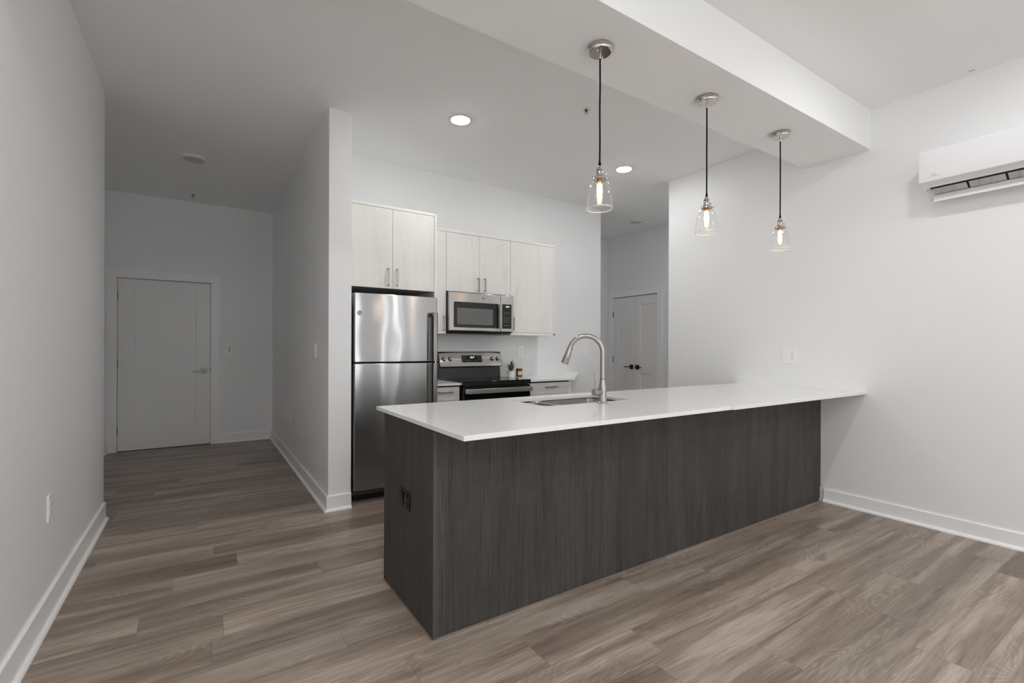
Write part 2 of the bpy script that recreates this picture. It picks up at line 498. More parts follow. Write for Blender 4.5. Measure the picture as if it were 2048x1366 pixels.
# wall behind the camera with four added windows for fill and fridge streaks
ADDED_WINS, WZ0, WZ1 = [(-0.35, 0.50), (1.15, 1.95), (2.78, 3.04), (3.60, 3.86)], 0.35, 2.5
bm = NB(); xe_ = [XE - T] + [q for w in ADDED_WINS for q in w] + [XH + T]
for a_, b_ in zip(xe_[0::2], xe_[1::2]): box(bm, a_, b_, YR - T, YR, 0, ZC)
for w in ADDED_WINS:
    box(bm, w[0], w[1], YR - T, YR, 0, WZ0); box(bm, w[0], w[1], YR - T, YR, WZ1, ZC)
struct('wall_rear', bm, M_WALL, smooth=False)
for i, w in enumerate(ADDED_WINS):
    bm = NB(); y0, y1 = YR - 0.08, YR - 0.03
    box(bm, w[0], w[0] + .03, y0, y1, WZ0, WZ1); box(bm, w[1] - .03, w[1], y0, y1, WZ0, WZ1)
    box(bm, w[0] + .03, w[1] - .03, y0, y1, WZ0, WZ0 + .05); box(bm, w[0] + .03, w[1] - .03, y0, y1, WZ1 - .05, WZ1)
    box(bm, w[0] + .03, w[1] - .03, y0, y1, 1.575, 1.625)
    wo = struct('window_%d' % (i + 1), bm, M_TRIM, smooth=False)
    obj('window_glass', box(NB(), w[0] + .03, w[1] - .03, YR - .058, YR - .052, WZ0 + .05, WZ1 - .05), M_WINGL, wo, smooth=False)
    pl = bpy.data.lights.new('daylight_portal', 'AREA'); pl.shape = 'RECTANGLE'; pl.size = w[1] - w[0]; pl.size_y = WZ1 - WZ0
    pl.cycles.is_portal = True
    po = bpy.data.objects.new('daylight_portal', pl); C.objects.link(po)
    po.location = ((w[0] + w[1]) / 2, YR - T - 0.01, (WZ0 + WZ1) / 2); po.rotation_euler = (pi / 2, 0, pi)

# dropped beam over the peninsula
BY0, BY1, BZ = 1.52, 1.985, 2.752
struct('wall_beam', box(NB(), XL, XR, BY0, BY1, BZ, ZC), M_CEIL, smooth=False)

# baseboards: flat board with a quarter-round shoe
def baseboard(name, pts, h=0.105, out=1):
    """pts: polyline on plan, board built on the room side (left of travel * out)"""
    bm = NB()
    prof = [(0, 0), (0.030, 0), (0.029, 0.008), (0.024, 0.015), (0.015, 0.019), (0.013, 0.022), (0.013, h - 0.003), (0.010, h), (0, h)]
    n = len(pts); rings = []
    for i, p in enumerate(pts):
        p = Vector((p[0], p[1]))
        def nrm(a, b):
            d = (b - a).normalized(); return Vector((-d.y, d.x)) * out
        ns = []
        if i > 0: ns.append(nrm(Vector(pts[i - 1]), p))
        if i < n - 1: ns.append(nrm(p, Vector(pts[i + 1])))
        if len(ns) == 2:
            m = (ns[0] + ns[1]).normalized(); m = m / max(0.2, m.dot(ns[0]))
        else: m = ns[0]
        rings.append([bm.verts.new((p.x + m.x * o_, p.y + m.y * o_, z_)) for o_, z_ in prof])
    k = len(prof)
    for a, b in zip(rings, rings[1:]):
        for j in range(k):
            bm.faces.new((a[j], a[(j + 1) % k], b[(j + 1) % k], b[j]))
    bm.faces.new(rings[0]); bm.faces.new(rings[-1][::-1])
    bmesh.ops.recalc_face_normals(bm, faces=bm.faces[:])
    return struct(name, bm, M_TRIM, smooth=False)

E_ = 0.0005
baseboard('baseboard_left', [(XL + E_, YR + .01), (XL + E_, 4.43)], 0.125, -1)
baseboard('baseboard_right', [(XR - E_, 1.83), (XR - E_, YR + .01)], 0.105, -1)
baseboard('baseboard_partition', [(PT0 - E_, YE - .002), (PT0 - E_, PY - E_), (PT1 + E_, PY - E_)], 0.115, -1)
baseboard('baseboard_entry', [(0.185, YE - E_), (PT0 - .034, YE - E_)], 0.115, -1)
baseboard('baseboard_entry_left', [(XE + E_, 4.45), (XE + E_, YE - .03)], 0.125, -1)
baseboard('baseboard_hall', [(XH - E_, YS + .04), (XH - E_, 4.63)], 0.105, 1)

# ------------------------------------------------------------------ doors
def leaf(bm, w, h, t=0.04, panels=(), rec=0.012):
    """shaker leaf in local coords: x 0..w, front face y=0 (faces -y), z 0..h"""
    box(bm, 0, w, rec, t, 0, h)
    xs = panels[0][:2]
    box(bm, 0, xs[0], 0, rec, 0, h); box(bm, xs[1], w, 0, rec, 0, h)
    zz = [0]
    for p in sorted(panels, key=lambda p: p[2]): zz += [p[2], p[3]]
    zz.append(h)
    for a, b in zip(zz[0::2], zz[1::2]): box(bm, xs[0], xs[1], 0, rec, a, b)
    for p in panels:   # small chamfer round each panel
        x0, x1, z0, z1 = p; c = 0.007
        for q in (((x0, 0), (x0 + c, rec), (x0, rec)), ((x1, 0), (x1, rec), (x1 - c, rec))):
            prism(bm, list(q), 'z', z0, z1)
    return bm

def door_root(name, m, bm, loc, rz):
    o = obj(name, bm, m, None, origin=(0, 0, 0), smooth=False)
    o.location = loc; o.rotation_euler = (0, 0, rz); o['kind'] = 'structure'
    return o

def hinge(parent, x, z, m):
    bm = NB(); box(bm, x - 0.003, x + 0.003, -0.004, 0.03, z - .05, z + .05)
    for k in range(5):
        cyl(bm, (x, -0.007, z - .05 + k * .0205), (x, -0.007, z - .05 + k * .0205 + .0185), 0.0065, seg=12)
    return obj('hinge', bm, m, parent, local=True)

def lever(parent, x, z, dirn, m, square=0.066):
    bm = box(NB(), x - square / 2, x + square / 2, -0.008, 0, z - square / 2, z + square / 2)
    h = obj('door_handle', bm, m, parent, local=True, bev=0.0015)
    bm = NB(); cyl(bm, (x, -0.008, z), (x, -0.05, z), 0.011, seg=16)
    b2 = box(bm, min(x - .01 * dirn, x + dirn * .115), max(x - .01 * dirn, x + dirn * .115), -0.057, -0.045, z - .008, z + .008)
    obj('lever', bm, m, h, local=True, bev=0.002)
    return h

w = 0.916
bm = leaf(NB(), w, 2.03, 0.04, [(0.155, 0.762, 0.285, 0.825), (0.155, 0.762, 1.003, 1.925)])
d1 = door_root('door_1', M_DOOR, bm, (-0.825, YE + 0.004, 0.008), 0)
d1['label'] = 'white two-panel entry door'
for z in (0.235, 1.03, 1.83): hinge(d1, -0.004, z, M_HINGE)
lever(d1, w - 0.068, 0.925, -1, plain('satin_door_hardware', lin(150, 147, 142), 0.42, 0.9))
obj('strike_plate', box(NB(), w + .0005, w + .004, -.006, .02, .90, .955), M_SLOT, d1, local=True)
obj('threshold', box(NB(), DX0, DX1, YE - 0.012, YE + 0.05, 0.0005, 0.007), M_LID, d1)
# casing
def casing(name, x0, x1, z, cw, hh, bmf=None):
    bm = NB()
    box(bm, x0 - cw, x0, -0.018, 0, 0.0005, z); box(bm, x1, x1 + cw, -0.018, 0, 0.0005, z)
    box(bm, x0 - cw, x1 + cw, -0.020, 0, z, z + hh)
    # jamb faces and stop behind the leaf
    return bm
bm = casing('c', DX0 + .003, DX1 - .003, DZ - .003, 0.096, 0.098)
box(bm, DX0 + .0005, DX0 + .0028, 0, .045, 0.0005, DZ - .001); box(bm, DX1 - .0028, DX1 - .0005, 0, .045, 0.0005, DZ - .001)
o = obj('trim_1', bm, M_TRIM, None, origin=(0, 0, 0), smooth=False, bev=0.0015); o.location = (0, YE - .0005, 0); o['kind'] = 'structure'

# closet doors, on the wall facing -x : local x runs towards -y  (rotz = -90deg -> local -y = world -x)
lw_ = (CY1 - CY0 - 0.010) / 2
LH = 2.045
pan = [(0.105, lw_ - 0.115, 0.285, 0.838), (0.105, lw_ - 0.115, 1.028, 1.915)]
bm = leaf(NB(), lw_, LH, 0.04, pan)
d2 = door_root('door_2', M_DOOR, bm, (XH + 0.004, CY1 - 0.003, 0.010), -pi / 2)
d2['label'] = 'left leaf of the white double closet door'
pan2 = [(0.115, lw_ - 0.105, 0.285, 0.838), (0.115, lw_ - 0.105, 1.028, 1.915)]
bm = leaf(NB(), lw_, LH, 0.04, pan2)
d3 = door_root('door_3', M_DOOR, bm, (XH + 0.004, CY1 - 0.003 - lw_ - 0.004, 0.010), -pi / 2)
d3['label'] = 'right leaf of the white double closet door'
for z in (0.25, 1.045, 1.785):
    hinge(d2, -0.003, z, M_BRONZE); hinge(d3, lw_ + 0.003, z, M_BRONZE)
lever(d2, lw_ - 0.058, 0.932, -1, M_BRONZE, 0.07); lever(d3, 0.058, 0.932, 1, M_BRONZE, 0.07)
L_ = CY1 - CY0
bm = casing('c', 0, L_, CZ, 0.088, 0.085)
o = obj('trim_2', bm, M_TRIM, None, origin=(0, 0, 0), smooth=False, bev=0.0015); o.location = (XH - .0005, CY1, 0); o.rotation_euler = (0, 0, -pi / 2); o['kind'] = 'structure'

# ------------------------------------------------------------------ peninsula
PX0, PX1, PYF, PYB = 0.82, XR - 0.001, 1.857, 2.50
SEAM = 1.821
pen = thing('peninsula_cabinet', 'long charcoal oak peninsula cabinet under the white bar top', 'kitchen island', (2.4, 2.17, 0))
obj('carcass', box(NB(), PX0 + .02, XR - .004, PYF + .02, PYB - .004, 0.09, 0.70), M_BLKMAT, pen, smooth=False)
obj('toe_kick', box(NB(), PX0 + .02, XR - .004, PYF + .02, PYB - .06, 0.0005, 0.09), M_BLKMAT, pen, smooth=False)
obj('back_panel', box(NB(), PX0 + .0185, SEAM - .0008, PYF, PYF + .0185, 0.0005, 0.893), M_DARK, pen, smooth=False)
bm = NB(); prism(bm, [(SEAM + .0008, .0005), (XR - .032, .0005), (XR - .032, .02), (XR - .016, .024), (XR - .016, .109), (XR - .003, .113), (XR - .003, .893), (SEAM + .0008, .893)], 'y', PYF, PYF + .0185)
obj('back_panel', bm, M_DARK, pen, smooth=False)
obj('end_panel', box(NB(), PX0, PX0 + .018, PYF, PYB, 0.0005, 0.893), M_DARK, pen, smooth=False)
obj('seam_strip', box(NB(), SEAM - .0008, SEAM + .0008, PYF + .0004, PYF + .01, 0.0005, 0.893), plain('seam_filler', lin(132, 128, 124), .5), pen, smooth=False)
obj('corner_edging', box(NB(), PX0 + .0002, PX0 + .018, PYF - .0008, PYF + .0003, 0.0006, 0.8928), plain('pale_panel_edge', lin(74, 72, 70), .5), pen, smooth=False)
bm = NB(); cyl(bm, (PX0 + .018, PYF - .002, .0030), (XR - .033, PYF - .002, .0030), .0026, seg=8); cyl(bm, (PX0 - .002, PYF, .0030), (PX0 - .002, PYB, .0030), .0026, seg=8)
obj('caulk_line', bm, plain('grey_caulk', lin(120, 108, 98), .6), pen)
xs = [0.86, 1.46, 2.30, 2.75, 3.20, 3.65, 4.20]
for a, b in zip(xs, xs[1:]):
    d = obj('door', box(NB(), a + .002, b - .002, PYB - .003, PYB + .016, 0.10, 0.885), M_DARK, pen, bev=.001)
    bm = NB(); hx = b - .04
    tube(bm, [(hx, PYB + .017, .72), (hx, PYB + .045, .72), (hx, PYB + .045, .85), (hx, PYB + .017, .85)], .005, 10)
    obj('handle', bm, M_PULL, d)

# countertop in two slabs, sink cut-out in the first
CT0, CT1 = 0.894, 0.914
top = thing('countertop', 'white quartz bar top running from the free end to the right wall', 'countertop', (2.4, 2.1, CT0))
SX0, SX1, SY0, SY1 = 1.60, 2.288, 2.105, 2.492
CX0, CX1, CYF, CYB = 0.807, XR - .001, 1.553, 2.60
TS = 2.055
hole = rrect(SX0, SX1, SY0, SY1, 0.045, 6)
def slab_with_hole(bm, x0, x1, y0, y1, z0, z1, hole):
    outer = [(x0, y0), (x1, y0), (x1, y1), (x0, y1)]
    for z, flip in ((z1, False), (z0, True)):
        ov = [bm.verts.new((p[0], p[1], z)) for p in outer]
        hv = [bm.verts.new((p[0], p[1], z)) for p in hole]
        es = [bm.edges.new((ov[i], ov[(i + 1) % 4])) for i in range(4)] + [bm.edges.new((hv[i], hv[(i + 1) % len(hv)])) for i in range(len(hv))]
        bmesh.ops.triangle_fill(bm, edges=es, use_beauty=True)
        if not flip: O, H_ = ov, hv
        else: O2, H2 = ov, hv
    for A, B in ((O, O2), (H_, H2)):
        n = len(A)
        for i in range(n): bm.faces.new((A[i], A[(i + 1) % n], B[(i + 1) % n], B[i]))
    bmesh.ops.recalc_face_normals(bm, faces=bm.faces[:])
XM = 1.45
bm = NB(); slab_with_hole(bm, CX0, 2.50, CYF, CYB, CT0, CT1, hole)
obj('slab', bm, M_QUARTZ, top, smooth=False, bev=.0015)
bm = box(NB(), 2.5006, CX1, CYF - .012, CYB - .02, CT0, CT1)
obj('slab', bm, M_QUARTZ, top, smooth=False, bev=.0015)

# sink: two bowls hung below the cut-out
sink = thing('sink', 'double-bowl stainless undermount sink set in the bar top', 'sink', ((SX0 + SX1) / 2, (SY0 + SY1) / 2, 0.70))
def bowl(x0, x1, y0, y1, zt, zb):
    bm = NB(); rings = []
    for (ins, z, r) in ((-.004, zt, .05), (0.0, zt - .004, .048), (0.004, zb + .03, .046), (0.012, zb + .008, .05), (0.03, zb, .05)):
        rings.append([bm.verts.new((p[0], p[1], z)) for p in rrect(x0 + ins, x1 - ins, y0 + ins, y1 - ins, r, 6)])
    n = len(rings[0])
    for a, b in zip(rings, rings[1:]):
        for i in range(n): bm.faces.new((a[i], a[(i + 1) % n], b[(i + 1) % n], b[i]))
    bm.faces.new(rings[-1])
    return bm
DV = 1.83
for x0, x1 in ((SX0 - .004, DV - .009), (DV + .009, SX1 + .004)):
    b_ = obj('bowl', bowl(x0, x1, SY0 - .004, SY1 + .004, CT0 - .003, 0.71), M_SINK, sink)
    bm = NB(); lathe(bm, [(0, .7135), (.02, .7135), (.024, .7145), (.041, .7145), (.043, .712), (.043, .7105)], (x0 + x1) / 2, (SY0 + SY1) / 2 + .02, 24)
    obj('drain', bm, M_CHROME, b_)
obj('divider', box(NB(), DV - .010, DV + .010, SY0 - .002, SY1 + .002, CT0 - .012, CT0 - .004), M_SINK, sink, bev=.003)

# faucet
FX, FY = 1.985, 2.052
fc = thing('faucet', 'brushed nickel pull-down gooseneck faucet behind the sink', 'faucet', (FX, FY, CT1))
ang = atan2(0.13, -0.17)      # spout swings back towards the kitchen and left
dx, dy = cos(ang), sin(ang)
bm = NB(); lathe(bm, [(0, CT1 + .0002), (.029, CT1 + .0002), (.029, CT1 + .006), (.0245, CT1 + .010), (.0235, CT1 + .03), (.0225, CT1 + .085), (.0195, CT1 + .11), (.0158, CT1 + .138), (.0152, CT1 + .140), (0, CT1 + .140)], FX, FY, 32)
obj('body', bm, M_NICKEL, fc)
bm = NB(); RR = 0.098; zt = CT1 + .30
pts = [(FX, FY, CT1 + .1422), (FX, FY, CT1 + .24)]
n = 20; sweep = 2.82
for k in range(n + 1):
    t = k / n * sweep
    off = RR * (1 - cos(t)); pts.append((FX + dx * off, FY + dy * off, zt + RR * sin(t)))
tube(bm, pts, .0143, 20)
sp = obj('spout', bm, M_NICKEL, fc)
obj('joint_ring', cyl(NB(), (FX, FY, CT1 + .1400), (FX, FY, CT1 + .1422), .0135, seg=20), M_BLKMAT, fc)
t = sweep; ex = RR * (1 - cos(t)); p0 = Vector((FX + dx * ex, FY + dy * ex, zt + RR * sin(t)))
dirv = Vector((dx * sin(t), dy * sin(t), cos(t))).normalized()
bm = NB(); tube(bm, [p0 + dirv * .0006, p0 + dirv * .004, p0 + dirv * .045, p0 + dirv * .098, p0 + dirv * .102], [.0148, .0155, .0185, .0225, .0205], 24)
sh = obj('spray_head', bm, M_NICKEL, fc)
bm = NB(); tube(bm, [p0 + dirv * .0995, p0 + dirv * .1032], [.0185, .0185], 24)
obj('aerator', bm, M_BLKMAT, sh)
side = Vector((-sin(yaw), cos(yaw), 0)); 
bm = NB(); q = p0 + dirv * .012 + Vector((0.004, -0.0158, 0)); cyl(bm, q, q + Vector((0, -.003, 0)), .004, seg=10)
obj('spray_button', bm, M_BLKMAT, sh)
# side handle barrel, towards the left end of the counter
hb = Vector((-0.94, -0.12, 0)).normalized(); hz = CT1 + .068
bm = NB(); o0 = Vector((FX, FY, hz)); tube(bm, [o0 + hb * .014, o0 + hb * .045, o0 + hb * .0455, o0 + hb * .047, o0 + hb * .0475, o0 + hb * .078, o0 + hb * .080], [.0185, .0185, .0175, .0175, .0195, .0195, .018], 28)
hd = obj('handle', bm, M_NICKEL, fc)
bm = NB(); q = o0 + hb * .062 + Vector((0, 0, .017)); tube(bm, [q, q + Vector((-.006, 0, .05)), q + Vector((-.012, 0, .105))], [.0042, .0036, .0032], 12)
obj('handle_lever', bm, M_NICKEL, hd)

# black outlet on the end panel
def wall_plate(name, label, cat, loc, rz, w=0.07, h=0.115, kind='duplex', m=None, group=None, slot=None):
    """local: plate in xz plane facing -y"""
    m = m or M_PLATE; slot = slot or M_SLOT
    t = thing(name, label, cat, loc, rz, group)
    bm = NB(); prism(bm, rrect(-w / 2, w / 2, -h / 2, h / 2, .004, 3), 'y', -.0055, -.0003)
    obj('wall_plate', bm, m, t, local=True, bev=.0012)
    cs = {'duplex': [('d', 0)], 'combo': [('s', -w * .21), ('d', w * .21)], 'rocker': [('s', 0)], 'toggle': [('t', 0)],
          'jack': [('j', 0)], 'switch_pair': [('s', -w * .17), ('n', w * .22)]}[kind]
    for c, ox in cs:
        if c == 'd':
            for oz in (-.0195, .0195):
                bm = NB(); prism(bm, [(ox + x_, oz + z_) for x_, z_ in rrect(-.0165, .0165, -.0145, .0145, .009, 4)], 'y', -.0075, -.0056)
                f = obj('socket', bm, m, t, local=True)
                bm = NB(); box(bm, ox - .0075, ox - .0052, -.0079, -.0076, oz - .001, oz + .008); box(bm, ox + .0052, ox + .0075, -.0079, -.0076, oz - .001, oz + .008)
                cyl(bm, (ox, -.0079, oz - .0075), (ox, -.0076, oz - .0075), .0028, seg=12)
                obj('socket_slots', bm, slot, f, local=True)
        elif c == 's':
            bm = NB(); prism(bm, rrect(ox - .0165, ox + .0165, -.033, .033, .002, 2), 'y', -.0062, -.0056)
            f = obj('switch_surround', bm, m, t, local=True)
            bm = NB(); prism(bm, [(-.0066, -.031), (-.0105, .031), (-.0063, .031), (-.0063, -.031)], 'x', ox - .0145, ox + .0145)
            obj('rocker', bm, m, t, local=True)
        elif c == 'n':
            bm = NB(); prism(bm, rrect(ox - .009, ox + .009, -.032, .032, .002, 2), 'y', -.0068, -.0056)
            obj('night_light_strip', bm, M_LENSOFF, t, local=True)
        elif c == 't':
            bm = NB(); prism(bm, rrect(ox - .0055, ox + .0055, -.012, .012, .001, 2), 'y', -.0065, -.0056); obj('switch_surround', bm, m, t, local=True)
            bm = NB(); prism(bm, [(-.006, -.003), (-.017, .007), (-.014, .011), (-.006, .005)], 'x', ox - .004, ox + .004); obj('toggle', bm, m, t, local=True)
        elif c == 'j':
            bm = NB(); lathe(bm, [(0, 0), (.010, 0), (.010, .004), (.0085, .005), (0, .005)], 0, 0, 20)
            bmesh.ops.rotate(bm, verts=bm.verts[:], cent=(0, 0, 0), matrix=Matrix.Rotation(pi / 2, 3, 'X'))
            bmesh.ops.translate(bm, verts=bm.verts[:], vec=(ox, -.0056, -.012)); obj('socket', bm, m, t, local=True)
    return t
# facing: rz=0 faces -y; rz=-90 faces -x ; rz=+90 faces +x
WP = 'white wall plates'
wall_plate('outlet', 'black duplex outlet on the dark end panel of the peninsula', 'outlet', (PX0, 2.183, .512), -pi / 2, .128, .088, 'combo', M_BLACKGL)
wall_plate('outlet', 'two-gang plate on the right wall above the bar top', 'outlet', (XR, 2.108, 1.174), -pi / 2, .125, .122, 'combo', group=WP)
wall_plate('outlet', 'outlet low on the near left wall', 'outlet', (XL, 2.985, .497), pi / 2, .072, .122, 'duplex', group=WP)
wall_plate('outlet', 'outlet low on the partition near the entry corner', 'outlet', (PT0, 5.60, .478), -pi / 2, .072, .118, 'duplex', group=WP)
wall_plate('light_switch', 'light switch at shoulder height on the partition wall', 'light switch', (PT0, 4.245, 1.21), -pi / 2, .072, .122, 'rocker', group=WP)
wall_plate('light_switch', 'light switch on the wall right of the entry door', 'light switch', (.281, YE, 1.207), 0, .084, .122, 'switch_pair', group=WP)
wall_plate('outlet', 'outlet on the backsplash above the potted plant', 'outlet', (3.094, YB - .012, 1.20), 0, .078, .124, 'duplex', group=WP)
wall_plate('wall_socket', 'small socket plate on the back wall seen inside the faucet arch', 'outlet', (4.105, YB, 1.197), 0, .072, .118, 'jack', group=WP)

# ------------------------------------------------------------------ fridge
fx0, fx1, fyb = 1.002, 1.716, 4.50
fr = thing('refrigerator', 'stainless steel top-freezer refrigerator beside the partition wall', 'refrigerator', ((fx0 + fx1) / 2, 4.15, 0))
obj('cabinet_body', box(NB(), fx0 + .006, fx1 - .006, 3.868, fyb, .045, 1.655), M_GREYSIDE, fr, bev=.006)
obj('kick_grille', box(NB(), fx0 + .02, fx1 - .02, 3.87, 3.95, .012, .098), M_BLKMAT, fr)
for sx in (fx0 + .06, fx1 - .06):
    for sy_ in (3.93, 4.42): obj('foot', cyl(NB(), (sx, sy_, .0005), (sx, sy_, .046), .018, seg=14), M_BLKMAT, fr)
def fdoor(name, z0, z1):
    P = []; n = 28; r = .018; yf, bow = 3.806, .016
    for k in range(n + 1):
        u = k / n; x = fx0 + .010 + (fx1 - fx0 - .02) * u
        y = yf - bow * (1 - (2 * u - 1) ** 2)
        P.append((x, y))
    P = [(fx0, 3.862), (fx0, yf + .016), (fx0 + .003, yf + .007)] + P + [(fx1 - .003, yf + .007), (fx1, yf + .016), (fx1, 3.862)]
    bm = NB(); prism(bm, P, 'z', z0, z1)
    return obj(name, bm, M_FRIDGE, fr, bev=.002)
fz = fdoor('freezer_door', 1.122, 1.672)
fd = fdoor('fridge_door', 0.100, 1.108)
obj('door_gasket', box(NB(), fx0 + .006, fx1 - .006, 3.845, 3.868, .10, 1.66), M_GASKET, fr)
def fhandle(par, z0, z1, ends):
    prof = [(1.712, 3.822), (1.715, 3.812), (1.698, 3.760), (1.683, 3.744), (1.652, 3.737), (1.650, 3.743), (1.677, 3.751), (1.690, 3.764), (1.704, 3.822)]
    bm = NB(); prism(bm, prof, 'z', z0, z1)
    h = obj('handle', bm, M_STEEL, par, bev=.001)
    bm = NB()
    prism(bm, [(1.660, 3.800), (1.654, 3.776), (1.655, 3.746), (1.677, 3.752), (1.689, 3.765), (1.703, 3.822), (1.68, 3.822)], 'z', ends[0], ends[0] + .030) if ends[0] else None
    prism(bm, [(1.660, 3.800), (1.654, 3.776), (1.655, 3.746), (1.677, 3.752), (1.689, 3.765), (1.703, 3.822), (1.68, 3.822)], 'z', ends[1] - .030, ends[1]) if ends[1] else None
    obj('handle_mount', bm, M_GREYSIDE, par)
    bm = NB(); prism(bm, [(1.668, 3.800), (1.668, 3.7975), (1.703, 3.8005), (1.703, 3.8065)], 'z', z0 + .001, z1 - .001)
    obj('handle_recess', bm, M_BLACK, par)  # black strip on the door, standing in for the handle's shade and reflection
    return h
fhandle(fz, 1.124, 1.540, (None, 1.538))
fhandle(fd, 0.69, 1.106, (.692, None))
bm = NB(); cyl(bm, (1.690, 3.790, 1.1085), (1.690, 3.790, 1.1215), .010, seg=14); obj('hinge_pin', bm, M_CHROME, fr)
def badge(par, x, y, z, r, m=None):
    bm = NB(); lathe(bm, [(0, 0), (r * .78, 0), (r * .80, .0012), (r * .9, .0018), (r, .0008), (r, 0)], 0, 0, 28)
    bmesh.ops.rotate(bm, verts=bm.verts[:], cent=(0, 0, 0), matrix=Matrix.Rotation(pi / 2, 3, 'X'))
    bmesh.ops.translate(bm, verts=bm.verts[:], vec=(x, y, z))
    b_ = obj('badge', bm, m or M_BADGE, par)
    bm = text_bm('GE', r * 1.05, .0003); bmesh.ops.translate(bm, verts=bm.verts[:], vec=(x, y - .0014, z))
    obj('badge_lettering', bm, M_LETTER, par)
    return b_
badge(fz, 1.046, 3.8005, 1.512, .019)
bm = NB(); cyl(bm, (1.036, 3.8035, .722), (1.036, 3.8015, .722), .0035, seg=12); obj('screw_cap', bm, M_BLKMAT, fd)

# ------------------------------------------------------------------ cabinets
def pull_v(par, x, y, z0, z1):
    bm = NB(); yo = y - .032
    box(bm, x - .0048, x + .0048, yo - .0045, yo + .0045, z0, z1)
    for z in (z0 + .006, z1 - .006): box(bm, x - .0048, x + .0048, yo, y - .0003, z - .005, z + .005)
    return obj('handle', bm, M_PULL, par, bev=.001)
def pull_h(par, x0, x1, y, z):
    bm = NB(); yo = y - .032
    box(bm, x0, x1, yo - .0045, yo + .0045, z - .0045, z + .0045)
    for x in (x0 + .008, x1 - .008): box(bm, x - .005, x + .005, yo, y - .0003, z - .0048, z + .0048)
    return obj('handle', bm, M_PULL, par, bev=.001)

def wall_cab(label, x0, x1, yf, z0, z1, doors, left_panel=False, right_panel=0.0, tophead=0.024, bottom=0.0, panel_down=None):
    t = thing('wall_cabinet', label, 'cabinet', ((x0 + x1) / 2, (yf + YB) / 2, z0), group='pale wood wall cabinets')
    xr = x1 - right_panel
    obj('carcass', box(NB(), x0 + .0008, xr - .0008, yf + .020, YB - .001, z0 + .003, z1 - tophead), M_LIGHT, t, smooth=False)
    obj('top_panel', box(NB(), x0 + .0005, x1 - .0005, yf - .002, YB - .001, z1 - tophead + .001, z1), M_EDGE, t, smooth=False, bev=.0008)
    if right_panel:
        obj('end_panel', box(NB(), xr + .0006, x1 - .0003, yf - .001, YB - .001, panel_down if panel_down is not None else z0, z1 - tophead), M_EDGE, t, smooth=False, bev=.0008)
    if bottom:
        obj('bottom_panel', box(NB(), x0 + .0005, x1 - .0005, yf - .001, YB - .014, z0 - .001, z0 + bottom - .001), M_EDGE, t, smooth=False, bev=.0008)
    for a, b, hx, hz in doors:
        d = obj('door', box(NB(), a + .0016, b - .0016, yf, yf + .0185, z0 + bottom + .002, z1 - tophead - .002), M_LIGHT, t, smooth=False, bev=.0008)
        pull_v(d, hx, yf, hz[0], hz[1])
    return t

wall_cab('deep two-door wall cabinet above the refrigerator', .972, 1.760, 3.93, 1.736, 2.438, [(.974, 1.356, 1.316, (1.758, 1.908)), (1.356, 1.737, 1.392, (1.758, 1.908))], right_panel=.021, panel_down=.0005)
wall_cab('narrow single-door wall cabinet between refrigerator and microwave', 1.7615, 2.002, 4.24, 1.376, 2.402, [(1.766, 2.002, 1.976, (1.412, 1.548))], bottom=.026)
wall_cab('two-door wall cabinet directly above the microwave', 2.0025, 2.752, 4.24, 1.795, 2.402, [(2.0025, 2.378, 2.352, (1.812, 1.948)), (2.378, 2.752, 2.430, (1.812, 1.948))])
wall_cab('single-door wall cabinet right of the microwave at the end of the row', 2.7525, 3.356, 4.24, 1.376, 2.402, [(2.7525, 3.337, 2.782, (1.428, 1.566))], right_panel=.018, bottom=.026)

def base_cab(label, x0, x1, hx, endp=0.0):
    t = thing('base_cabinet', label, 'cabinet', ((x0 + x1) / 2, 4.24, 0), group='pale wood base cabinets')
    xr = x1 - endp
    obj('carcass', box(NB(), x0 + .001, xr - .001, 3.942, YB - .001, .1, .893), M_LIGHT, t, smooth=False)
    obj('toe_kick', box(NB(), x0 + .001, xr - .001, 4.0, 4.5, .0005, .1), M_BLKMAT, t, smooth=False)
    if endp: obj('end_panel', box(NB(), xr, x1, 3.922, YB - .001, .0005, .893), M_EDGE, t, smooth=False)
    obj('reveal', box(NB(), x0 + .001, xr - .001, 3.930, 3.943, .872, .893), M_GASKET, t, smooth=False)
    d = obj('drawer', box(NB(), x0 + .002, xr - .002, 3.922, 3.9405, .757, .878), M_DRAWER, t, smooth=False, bev=.0008)
    pull_h(d, hx[0], hx[1], 3.922, .834)
    d = obj('door', box(NB(), x0 + .002, xr - .002, 3.922, 3.9405, .105, .753), M_LIGHT, t, smooth=False, bev=.0008)
    pull_v(d, x0 + .03, 3.922, .60, .73)
    return t
base_cab('narrow base cabinet between refrigerator and range', 1.7615, 1.992, (1.775, 1.915))
base_cab('base cabinet right of the range with one wide drawer', 2.765, 3.322, (2.978, 3.122), .018)
bm = NB(); prism(bm, rrect(1.7612, 2.002, 3.897, YB - .013, .001, 1), 'z', CT0, CT1)
tag(obj('countertop', bm, M_QUARTZ, smooth=False, bev=.0012), 'small white quartz counter piece left of the range', 'countertop')
bm = NB(); prism(bm, [(2.762, 3.897), (3.362, 3.897), (3.985, YB - .001), (3.345, YB - .001), (3.345, YB - .013), (2.762, YB - .013)], 'z', CT0, CT1)
tag(obj('countertop', bm, M_QUARTZ, smooth=False, bev=.0012), 'white quartz counter with an angled end right of the range', 'countertop')
tag(obj('backsplash', box(NB(), 1.7612, 3.343, YB - .012, YB - .0005, CT1 + .0003, 1.3745), M_QUARTZ, smooth=False), 'smooth white backsplash panel behind the range', 'backsplash')

